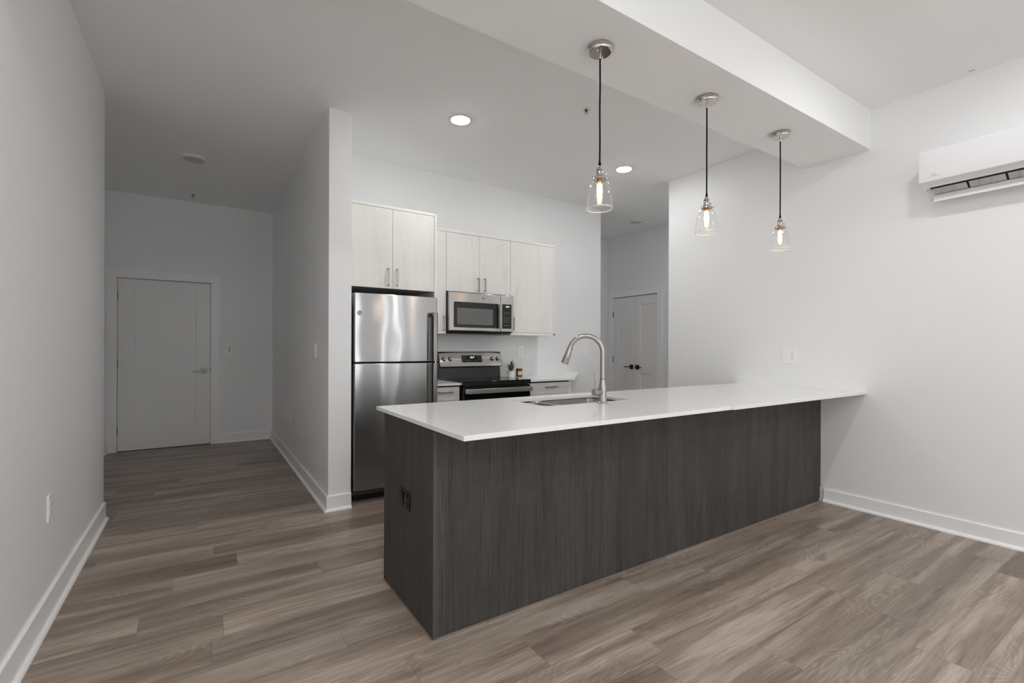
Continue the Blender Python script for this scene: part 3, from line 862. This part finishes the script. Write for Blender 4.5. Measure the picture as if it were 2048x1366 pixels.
# ------------------------------------------------------------------ microwave
mx0, mx1, myf, mz0, mz1 = 2.006, 2.748, 4.172, 1.405, 1.785
mw = thing('microwave', 'stainless over-the-range microwave mounted under the cabinets', 'microwave', ((mx0 + mx1) / 2, 4.35, mz0 - .02))
obj('body', box(NB(), mx0 + .001, mx1 - .001, myf + .034, YB - .014, mz0 - .012, mz1), M_BLKMAT, mw, bev=.002)
bm = NB(); prism(bm, [(myf + .015, mz0 - .010), (myf + .034, mz0 - .022), (YB - .05, mz0 - .022), (YB - .014, mz0 - .012)], 'x', mx0 + .02, mx1 - .02)
vt = obj('underside_vent', bm, M_BLKMAT, mw)
sx = 2.592
dm = obj('door', box(NB(), mx0 - .001, sx - .0012, myf, myf + .033, mz0, mz1), M_STEEL, mw, bev=.006, bseg=3)
bm = NB(); prism(bm, rrect(2.052, sx - .034, 1.438, 1.690, .012, 4), 'y', myf - .0022, myf + .004)
gw = obj('door_glass', bm, M_BLACKGL, dm)
bm = NB(); prism(bm, rrect(2.088, 2.494, 1.468, 1.630, .006, 3), 'y', myf - .0030, myf - .0016)
obj('window_mesh', bm, M_MWGLASS, dm)
bm = NB(); prism(bm, rrect(2.527, 2.556, 1.440, 1.688, .004, 3), 'y', myf - .0050, myf - .0012)
obj('handle_recess', bm, M_BLACK, dm)
bm = NB(); pr_ = [(2.590, myf - .001), (2.588, myf - .034), (2.583, myf - .040), (2.558, myf - .043), (2.557, myf - .038), (2.578, myf - .032), (2.581, myf - .001)]
prism(bm, pr_, 'z', 1.438, 1.692)
obj('handle', bm, M_STEEL, dm, bev=.0012)
badge(dm, 2.383, myf - .0004, 1.737, .0115)
cp = obj('control_panel', box(NB(), sx + .0012, mx1, myf, myf + .033, mz0, mz1), M_STEEL, mw, bev=.004, bseg=3)
bm = NB(); prism(bm, rrect(sx + .004, 2.722, 1.438, 1.692, .006, 4), 'y', myf - .0022, myf + .003)
kp = obj('keypad', bm, M_BLACKGL, cp)
bm = text_bm('12:17', .020, .0002); bmesh.ops.translate(bm, verts=bm.verts[:], vec=(2.672, myf - .0030, 1.666)); obj('clock_digits', bm, M_DIGW, cp)
def dot(x, z, w=.008, h=.004): obj('button', box(NB(), x - w / 2, x + w / 2, myf - .0026, myf - .0021, z - h / 2, z + h / 2), M_LEGEND, cp, smooth=False)
for z in (1.608, 1.590):
    for x in (2.636, 2.664, 2.692): dot(x, z, .012, .0035)
for z in (1.556, 1.539, 1.522, 1.505):
    for x in (2.630, 2.650, 2.670, 2.692): dot(x, z, .0075, .005)
for x in (2.634, 2.664, 2.692): dot(x, 1.470, .012, .006)
# small black strip, its own side return seen at the left
obj('side_trim', box(NB(), mx0 - .0025, mx0 + .004, myf + .034, myf + .06, mz0 - .010, mz1 - .002), M_BLACK, mw)

# ------------------------------------------------------------------ range
rx0, rx1 = 2.006, 2.760
rg = thing('range', 'stainless and black electric range with glass cooktop', 'stove', (2.383, 4.2, 0))
obj('body', box(NB(), rx0 + .004, rx1 - .004, 3.915, YB - .03, .03, .905), M_BLACK, rg, bev=.002)
for sx_ in (rx0 + .05, rx1 - .05):
    for sy_ in (3.97, 4.46): obj('foot', cyl(NB(), (sx_, sy_, .0005), (sx_, sy_, .031), .018, seg=12), M_BLKMAT, rg)
bm = NB(); prism(bm, rrect(rx0 - .003, rx1 + .0005, 3.862, 4.44, .010, 4), 'z', .9155, .926)
ck = obj('cooktop', bm, M_BLACKGL, rg, bev=.003)
for cx_, cy_, r_ in ((2.20, 4.02, .105), (2.56, 4.02, .088), (2.20, 4.29, .080), (2.56, 4.29, .105)):
    obj('burner_ring', lathe(NB(), [(r_, .9261), (r_ + .0015, .9263), (r_ + .003, .9261)], cx_, cy_, 48), M_BURNER, ck)
bm = NB(); prism(bm, [(3.866, .880), (3.915, .880), (3.915, .9153), (3.866, .9153)], 'x', rx0, rx1); obj('front_rail', bm, M_BLACK, rg, bev=.004)
od = obj('oven_door', box(NB(), rx0 + .003, rx1 - .003, 3.872, 3.914, .205, .874), M_BLACKGL, rg, bev=.004)
bm = NB(); prism(bm, rrect(2.12, 2.646, .36, .66, .01, 3), 'y', 3.8705, 3.8718); obj('oven_window', bm, M_BLACK, od)
bm = NB(); prism(bm, rrect(rx0 + .012, rx1 - .012, .813, .858, .012, 4), 'y', 3.815, 3.833)
hh = obj('handle', bm, M_STEEL, od, bev=.004, bseg=3)
for a_ in (rx0 + .012, rx1 - .034):
    bm = NB(); prism(bm, rrect(a_, a_ + .022, .812, .860, .006, 3), 'y', 3.832, 3.872); obj('handle_bracket', bm, M_STEEL, od, bev=.002)
dr_ = obj('storage_drawer', box(NB(), rx0 + .003, rx1 - .003, 3.876, 3.914, .04, .198), M_STEEL, rg, bev=.004)
# backguard: black riser, tilted control panel with arched top
bm = NB(); prism(bm, [(4.425, .918), (4.440, 1.045), (YB - .03, 1.045), (YB - .03, .918)], 'x', rx0 + .012, rx1 - .012)
obj('backguard_riser', bm, M_BLACK, rg, bev=.003)
yb0, yt0, zb0, zt0 = 4.398, 4.450, 1.040, 1.192
bm = NB(); prism(bm, [(yb0, zb0 - .004), (yt0 + .002, zt0 + .004), (YB - .03, zt0 + .004), (YB - .03, zb0 - .004)], 'x', rx0 - .001, rx1 + .001)
bg = obj('backguard', bm, M_BLACK, rg, bev=.008, bseg=3)
tl = atan2(yt0 - yb0, zt0 - zb0)   # tilt
def on_panel(bm, lift=0.0):
    """take shapes in local xz plane (z up the panel from its foot, y out) to the tilted face"""
    bmesh.ops.rotate(bm, verts=bm.verts[:], cent=(0, 0, 0), matrix=Matrix.Rotation(-tl, 3, 'X'))
    bmesh.ops.translate(bm, verts=bm.verts[:], vec=(0, yb0, zb0)); return bm
PH = sqrt((yt0 - yb0) ** 2 + (zt0 - zb0) ** 2)
bm = NB(); n = 24; P = [(rx0 + .012, .004)] + [(rx1 - .010, .004)]
for k in range(n + 1):
    u = 1 - k / n; P.append((rx0 + .006 + (rx1 - rx0 - .014) * u, PH - .016 + .012 * (1 - (2 * u - 1) ** 4)))
prism(bm, P, 'y', -.004, .002); on_panel(bm)
fp = obj('control_panel', bm, M_STEEL, rg, bev=.001)
bm = NB(); prism(bm, rrect(2.268, 2.508, .046, .122, .010, 4), 'y', -.0058, -.003); on_panel(bm)
dpn = obj('display_panel', bm, M_BLACKGL, fp)
bm = text_bm('12:17', .024, .0002); bmesh.ops.translate(bm, verts=bm.verts[:], vec=(2.392, -.0066, .099)); on_panel(bm)
obj('clock_digits', bm, M_DIG, fp)
for x, z, w_, h_ in [(x, z, .012, .006) for x, z in ((2.285, .096), (2.312, .096), (2.287, .070), (2.316, .070), (2.346, .067), (2.426, .067), (2.462, .096), (2.486, .096), (2.466, .071), (2.490, .071))] + [(2.298, .1128, .039, .0015), (2.474, .1128, .036, .0015)]:
    bm = box(NB(), x - w_ / 2, x + w_ / 2, -.0062, -.0057, z - h_ / 2, z + h_ / 2); on_panel(bm); obj('button', bm, M_LEGEND, fp, smooth=False)
for kx in (2.066, 2.136, 2.640, 2.706):
    bm = NB(); lathe(bm, [(0, .0), (.0215, .0), (.0225, .003), (.0225, .008), (.021, .0115), (0, .0115)], 0, 0, 28)
    bmesh.ops.rotate(bm, verts=bm.verts[:], cent=(0, 0, 0), matrix=Matrix.Rotation(pi / 2, 3, 'X'))
    bmesh.ops.translate(bm, verts=bm.verts[:], vec=(kx, -.004, .084)); on_panel(bm)
    kb = obj('knob', bm, M_BLACK, rg)
    bm = NB(); lathe(bm, [(0, .011), (.0175, .011), (.0175, .0205), (.016, .022), (0, .022)], 0, 0, 28)
    box(bm, -.005, .005, -.0165, .0165, .0215, .030)
    bmesh.ops.rotate(bm, verts=bm.verts[:], cent=(0, 0, 0), matrix=Matrix.Rotation(pi / 2, 3, 'X'))
    bmesh.ops.translate(bm, verts=bm.verts[:], vec=(kx, -.004, .084)); on_panel(bm)
    obj('knob_grip', bm, M_CHROME, kb, bev=.0012)

# ------------------------------------------------------------------ plant and candle on the back counter
px, py, pz = 2.868, 4.40, CT1 + .0004
pt = thing('potted_plant', 'small spiky succulent in a white pot on the back counter', 'plant', (px, py, pz))
bm = NB(); lathe(bm, [(0, pz), (.034, pz), (.038, pz + .003), (.043, pz + .068), (.0435, pz + .070), (.0395, pz + .070), (.0385, pz + .060), (0, pz + .060)], px, py, 32)
obj('pot', bm, M_POT, pt)
bm = NB(); lathe(bm, [(0, pz + .064), (.03, pz + .0645), (.0383, pz + .062)], px, py, 24); obj('soil', bm, M_SOIL, pt)
LV = [(200, 44, .100), (-20, 40, .100), (95, 26, .105), (270, 18, .120), (150, 25, .10), (30, 22, .112), (240, 30, .085), (310, 28, .09), (60, 10, .128), (180, 12, .118), (345, 8, .110)]
for a, lean, ln in LV:
    a = radians(a) + (yaw - pi / 2); lean = radians(lean)
    bm = NB(); k = 9; rows = []
    d = Vector((cos(a), sin(a), 0)); sd = Vector((-sin(a), cos(a), 0))
    for i in range(k):
        u = i / (k - 1); r_ = ln * u
        out = .005 + r_ * sin(lean) * (0.75 + .35 * u); up = r_ * cos(lean * (1 - .1 * u))
        c = Vector((px, py, pz + .0655)) + d * out + Vector((0, 0, up))
        wd = .0165 * (1 - u ** 2.2) * (0.75 + 0.9 * u * (1 - u) * 2) + .0004; th = .0035 * (1 - u) + .0006
        nrm = (d * cos(lean) - Vector((0, 0, 1)) * sin(lean))
        rows.append([bm.verts.new(c + sd * wd - nrm * 0.0035 * 0), bm.verts.new(c + nrm * th), bm.verts.new(c - sd * wd), bm.verts.new(c - nrm * th * .4)])
    for p, q in zip(rows, rows[1:]):
        for j in range(4): bm.faces.new((p[j], p[(j + 1) % 4], q[(j + 1) % 4], q[j]))
    bm.faces.new(rows[0]); bm.faces.new(rows[-1][::-1]); bmesh.ops.recalc_face_normals(bm, faces=bm.faces[:])
    obj('leaf', bm, M_LEAF, pt)
cx_, cy_ = 2.985, 4.41
cn = thing('candle_jar', 'brown glass candle jar with a cream label beside the plant', 'candle', (cx_, cy_, pz))
bm = NB(); lathe(bm, [(0, pz), (.034, pz), (.037, pz + .003), (.037, pz + .082), (.0345, pz + .082), (.0345, pz + .072), (0, pz + .072)], cx_, cy_, 36); obj('jar', bm, M_CANDLE, cn)
bm = NB(); lathe(bm, [(0, pz + .0725), (.034, pz + .0725), (.034, pz + .0735), (.0375, pz + .0825), (.0375, pz + .092), (.036, pz + .0935), (0, pz + .0935)], cx_, cy_, 36); obj('lid', bm, M_BRASS, cn)
bm = NB(); vs = []
a0 = atan2(-cy_, -cx_) + .35
for i in range(13):
    a = a0 - .75 + 1.5 * i / 12
    vs.append([bm.verts.new((cx_ + r_ * cos(a), cy_ + r_ * sin(a), z)) for r_, z in ((.0373, pz + .020), (.0373, pz + .064), (.0378, pz + .064), (.0378, pz + .020))])
for p, q in zip(vs, vs[1:]):
    for j in range(4): bm.faces.new((p[j], p[(j + 1) % 4], q[(j + 1) % 4], q[j]))
bm.faces.new(vs[0]); bm.faces.new(vs[-1][::-1]); bmesh.ops.recalc_face_normals(bm, faces=bm.faces[:])
obj('label_sticker', bm, M_WAX, cn)

# ------------------------------------------------------------------ pendants (origin at the beam underside)
pn = thing('pendant_light', 'clear glass pendant with glowing bulb, nearest of the three, over the sink side', 'pendant light', (1.672, 1.754, BZ), group='clear glass pendants over the bar top')
def L(name, bm, m, par): return obj(name, bm, m, par, local=True)
bm = NB(); lathe(bm, [(0, -.0005), (.0625, -.0005), (.0640, -.004), (.0640, -.015), (.0605, -.018), (.0590, -.021), (.0575, -.026), (.054, -.0285), (0, -.0285)], 0, 0, 56); cn_ = L('canopy', bm, M_CHROME, pn)
for sgn in (-1, 1):
    bm = NB(); a = radians(28); q = (sgn * .036 * cos(a), sgn * .036 * sin(a))
    tube(bm, [(q[0], q[1], -.0285), (q[0], q[1], -.037), (q[0], q[1], -.041)], [.0042, .0042, .0022], 12); L('canopy_screw', bm, M_CHROME, cn_)
bm = NB(); tube(bm, [(0, 0, -.0285), (0, 0, -.030), (0, 0, -.054), (0, 0, -.058)], [.0070, .0058, .0058, .0035], 14); L('strain_relief', bm, M_CHROME, pn)
CB = -.580     # cord bottom
bm = NB(); pts = []
for i in range(25):
    u = i / 24; pts.append((.0022 * sin(u * 9) * (1 - u) * u * 4, .0015 * sin(u * 7 + 1) * u * (1 - u) * 4, -.056 + (CB + .056) * u))
tube(bm, pts, .0041, 10); L('cord', bm, M_CORD, pn)
bm = NB(); tube(bm, [(0, 0, CB + .012), (0, 0, CB - .004), (0, 0, CB - .018)], [.0038, .0062, .0078], 14); L('cord_grip', bm, M_CORD, pn)
z = CB - .017
bm = NB(); lathe(bm, [(0, z), (.0085, z), (.0095, z - .004), (.0090, z - .007), (.0155, z - .012), (.0175, z - .017), (.0165, z - .019), (.0180, z - .021), (.0165, z - .023), (.0180, z - .025), (.0165, z - .027), (.0172, z - .030), (.0172, z - .046), (.0185, z - .048), (.0185, z - .052), (0, z - .052)], 0, 0, 32)
sk = L('socket', bm, M_CHROME, pn)
bm = NB(); tube(bm, [(.016, -.006, z - .036), (.030, -.011, z - .036)], .0022, 8); tube(bm, [(.0275, -.010, z - .036), (.034, -.0125, z - .036)], [.0050, .0050], 10); L('turn_key', bm, M_CHROME, sk)
zc_ = z - .050
bm = NB(); lathe(bm, [(.0185, zc_), (.024, zc_ - .003), (.029, zc_ - .009), (.034, zc_ - .012), (.0345, zc_ - .020), (.0330, zc_ - .020), (.0325, zc_ - .014), (.022, zc_ - .006), (.0175, zc_ - .003)], 0, 0, 40, True); cl_ = L('shade_holder', bm, M_CHROME, pn)
for k in range(3):
    a = 2 * pi * k / 3 + 5.2; bm = NB(); tube(bm, [(.032 * cos(a), .032 * sin(a), zc_ - .016), (.041 * cos(a), .041 * sin(a), zc_ - .016), (.0412 * cos(a), .0412 * sin(a), zc_ - .016), (.044 * cos(a), .044 * sin(a), zc_ - .016)], [.0018, .0018, .0045, .0045], 10); L('thumb_screw', bm, M_CHROME, cl_)
zs = zc_ - .013
prof = [(.0305, zs), (.0330, zs - .010), (.042, zs - .022), (.0500, zs - .040), (.0560, zs - .062), (.0605, zs - .090), (.0635, zs - .120), (.0650, zs - .152)]
inner = [(r_ - .0016, z_) for r_, z_ in prof]
bm = NB(); lathe(bm, prof, 0, 0, 64); sg = L('glass_shade', bm, M_GLASS, pn)
bm = NB(); zz = zs - .152
lathe(bm, [(.0650 + .0018 * cos(t), zz + .0018 * sin(t)) for t in [2 * pi * i / 8 for i in range(8)]], 0, 0, 72, True)
L('glass_rim', bm, plain('polished_glass_rim', (0.9, 0.9, 0.9, 1), 0.08, 0.0, 1.0), sg)
zb_ = zc_ - .004
bm = NB(); lathe(bm, [(.0135, zb_), (.0135, zb_ - .026), (.0125, zb_ - .027), (0, zb_ - .027)], 0, 0, 24); L('bulb_base', bm, M_BRASS, pn)
zb_ -= .026
bm = NB(); lathe(bm, [(.0125, zb_), (.0150, zb_ - .008), (.0185, zb_ - .020), (.0185, zb_ - .088), (.0160, zb_ - .098), (.009, zb_ - .105), (.0, zb_ - .108)], 0, 0, 28); bb = L('bulb', bm, M_BULBGL, pn)
for k in range(6):
    a = 2 * pi * k / 6 + .3; bm = NB()
    tube(bm, [(.0085 * cos(a), .0085 * sin(a), zb_ - .010), (.0118 * cos(a + .2), .0118 * sin(a + .2), zb_ - .045), (.0085 * cos(a + .4), .0085 * sin(a + .4), zb_ - .086)], .0028, 8); L('filament', bm, M_FIL, bb)
dup(pn, (2.5515, 1.754, BZ - .0002), 'clear glass pendant with glowing bulb, middle of the three over the bar top')
dup(pn, (3.396, 1.754, BZ - .0002), 'clear glass pendant with glowing bulb, closest to the right wall')
pn['label'] = 'clear glass pendant with glowing bulb, largest and nearest of the three'

# ------------------------------------------------------------------ ceiling fittings
dl = thing('downlight', 'lit round ceiling downlight above the refrigerator side of the kitchen', 'ceiling light', (1.712, 3.373, ZC), group='round lit ceiling downlights')
bm = NB(); lathe(bm, [(.094, -.0004), (.094, -.003), (.090, -.0065), (.078, -.0085), (.074, -.0080), (.0735, -.0004)], 0, 0, 56); L('trim_ring', bm, M_RING, dl)
bm = NB(); lathe(bm, [(0, -.0150), (.020, -.0148), (.040, -.0140), (.056, -.0125), (.066, -.0108), (.0715, -.0088), (.0735, -.0070)], 0, 0, 48); L('lens', bm, M_LENS, dl)
DK = dup(dl, (3.56, 3.385, ZC), 'lit round ceiling downlight near the hall opening')
DL = [dup(dl, (3.22, .68, ZC), 'lit round ceiling downlight in front of the beam near the right wall'),
      dup(dl, (.40, .68, ZC), 'lit round ceiling downlight in front of the beam over the living room left'),  # added to lift the left wall and the entry
      dup(dl, (3.22, -.80, ZC), 'lit round ceiling downlight behind the viewer, right of the living room'),
      dup(dl, (.40, -.80, ZC), 'lit round ceiling downlight behind the viewer, left of the living room'),  # added to light the left side from behind
      dup(dl, (3.22, -2.25, ZC), 'lit round ceiling downlight by the windows behind the viewer, right'),  # added rear row, fills the room from behind
      dup(dl, (.40, -2.25, ZC), 'lit round ceiling downlight by the windows behind the viewer, left'),  # added rear row, left lamp of the fill
      dup(dl, (5.05, 3.72, ZC), 'lit round ceiling downlight in the hall behind the right wall')]  # added out of sight to lift the dark hall
for o_, k_ in zip(DL, (1.1, 2.6, 1.4, 2.6, 4.8, 3.0, 0.42)):      # strength per lamp, tuned to balance the room
    for c in o_.children:
        if c.name.startswith('lens'):
            c.material_slots[0].link = 'OBJECT'; c.material_slots[0].material = emit('lit_downlight_lens', LAMPCOL, LAMP * k_)

def disc(label, loc, r):
    t = thing('ceiling_disc_light', label, 'ceiling light', loc, group='unlit ceiling disc lights')
    bm = NB(); lathe(bm, [(r, -.0004), (r, -.006), (r * .93, -.020), (r * .80, -.028), (r * .74, -.026)], 0, 0, 48); L('trim_ring', bm, M_RING, t)
    bm = NB(); lathe(bm, [(0, -.031), (r * .5, -.030), (r * .745, -.026)], 0, 0, 48); L('diffuser', bm, M_LENSOFF, t)
disc('unlit white disc light on the entry ceiling', (-.068, 5.46, ZC), .112)
disc('unlit white disc light on the hall ceiling beyond the kitchen', (5.15, 4.66, ZC), .100)

def sprinkler(label, x, y):
    t = thing('fire_sprinkler', label, 'sprinkler', (x, y, ZC), group='ceiling fire sprinklers')
    bm = NB(); lathe(bm, [(.036, -.0004), (.036, -.002), (.031, -.006), (.019, -.0065), (.017, -.001)], 0, 0, 32); L('escutcheon', bm, M_RING, t)
    bm = NB(); tube(bm, [(0, 0, -.001), (0, 0, -.018)], .0085, 14); tube(bm, [(-.010, 0, -.018), (-.010, 0, -.032), (0, 0, -.042)], .0022, 8); tube(bm, [(.010, 0, -.018), (.010, 0, -.032), (0, 0, -.042)], .0022, 8)
    tube(bm, [(-.011, 0, -.018), (.011, 0, -.018)], .003, 8); L('frame', bm, M_BRASS, t)
    bm = NB(); lathe(bm, [(0, -.042), (.014, -.043), (.014, -.0445), (0, -.0445)], 0, 0, 20); L('deflector', bm, M_RING, t)
sprinkler('small brass and white sprinkler head on the kitchen ceiling', 2.434, 2.70)
sprinkler('small sprinkler head on the entry ceiling by the door wall', -.095, 6.80)
bm = lathe(NB(), [(.020, -.0004), (.020, -.0022), (.017, -.0040), (0, -.0044)], 0, 0, 28)
o = obj('sprinkler_cover', bm, M_CEIL, None, origin=(0, 0, 0)); o.location = (4.168, 0.940, ZC)
tag(o, 'tiny round cover cap on the ceiling close to the right wall', 'sprinkler cover')
obj('cap_slot', box(NB(), -.004, .004, -.013, .013, -.0052, -.0040), M_LETTER, o, local=True, smooth=False)

# ------------------------------------------------------------------ air conditioner
AY0, AY1 = .33, 1.168
XF = 4.03
ac = thing('air_conditioner', 'white wall-mounted split air conditioner on the right wall', 'air conditioner', (XR - .1, (AY0 + AY1) / 2, 2.27))
# section in x,z
body = [(XR - .0005, 2.553), (XF + .030, 2.556), (XF + .022, 2.545), (XF + .022, 2.362), (XF + .062, 2.334), (XF + .070, 2.322), (XF + .120, 2.330), (XR - .028, 2.292), (XR - .020, 2.272), (XR - .0005, 2.268)]
bm = NB(); prism(bm, body, 'y', AY0 + .004, AY1 - .004)
bd = obj('housing', bm, M_ACW, ac, smooth=False)
front = [(XF + .0215, 2.558), (XF + .008, 2.560), (XF, 2.550), (XF, 2.362), (XF + .004, 2.352), (XF + .012, 2.349), (XF + .0215, 2.352)]
bm = NB(); prism(bm, front, 'y', AY0, AY1); fpn = obj('front_panel', bm, M_ACW, ac, bev=.0015)
YM = 1.128   # left end of the outlet mouth
bm = NB(); prism(bm, [(XF + .066, 2.3330), (XF + .1205, 2.3285), (XR - .030, 2.2905), (XR - .030, 2.286), (XF + .118, 2.316), (XF + .069, 2.3195)], 'y', AY0 + .045, YM)
obj('air_outlet', bm, M_GASKET, ac, smooth=False)
for ya, yb_ in ((1.122, .952), (.940, .775), (.763, .60), (.588, .42)):
    bm = NB(); prism(bm, [(XF + .088, 2.322), (XF + .080, 2.3165), (XF + .125, 2.2885), (XF + .133, 2.294)], 'y', yb_, ya)
    for k in range(1, 3):
        yk = ya + (yb_ - ya) * k / 3
        prism(bm, [(XF + .086, 2.320), (XF + .078, 2.306), (XF + .120, 2.278), (XF + .130, 2.292)], 'y', yk - .0015, yk + .0015)
    obj('vane', bm, M_ACG, ac, smooth=False)
bm = NB(); prism(bm, [(XF + .135, 2.2875), (XF + .140, 2.2900), (XF + .116, 2.238), (XF + .110, 2.2365)], 'y', AY0 + .04, YM - .006)
obj('flap', bm, M_ACW, ac, smooth=False, bev=.0008)
bm = text_bm('CH', .017, .0002)
# lettering: faces -x, reading runs towards -y
bmesh.ops.rotate(bm, verts=bm.verts[:], cent=(0, 0, 0), matrix=Matrix.Rotation(-pi / 2, 3, 'Z'))
bmesh.ops.translate(bm, verts=bm.verts[:], vec=(XF - .0003, 1.092, 2.388))
lg = obj('logo_lettering', bm, M_LETTER, fpn)
bm = NB(); box(bm, XF - .0006, XF + .001, 1.100, 1.122, 2.3755, 2.3768); box(bm, XF - .0006, XF + .001, 1.064, 1.084, 2.3775, 2.3788)
box(bm, XF - .0006, XF + .001, 1.084, 1.100, 2.3762, 2.3770)
obj('logo_line', bm, M_LETTER, fpn)
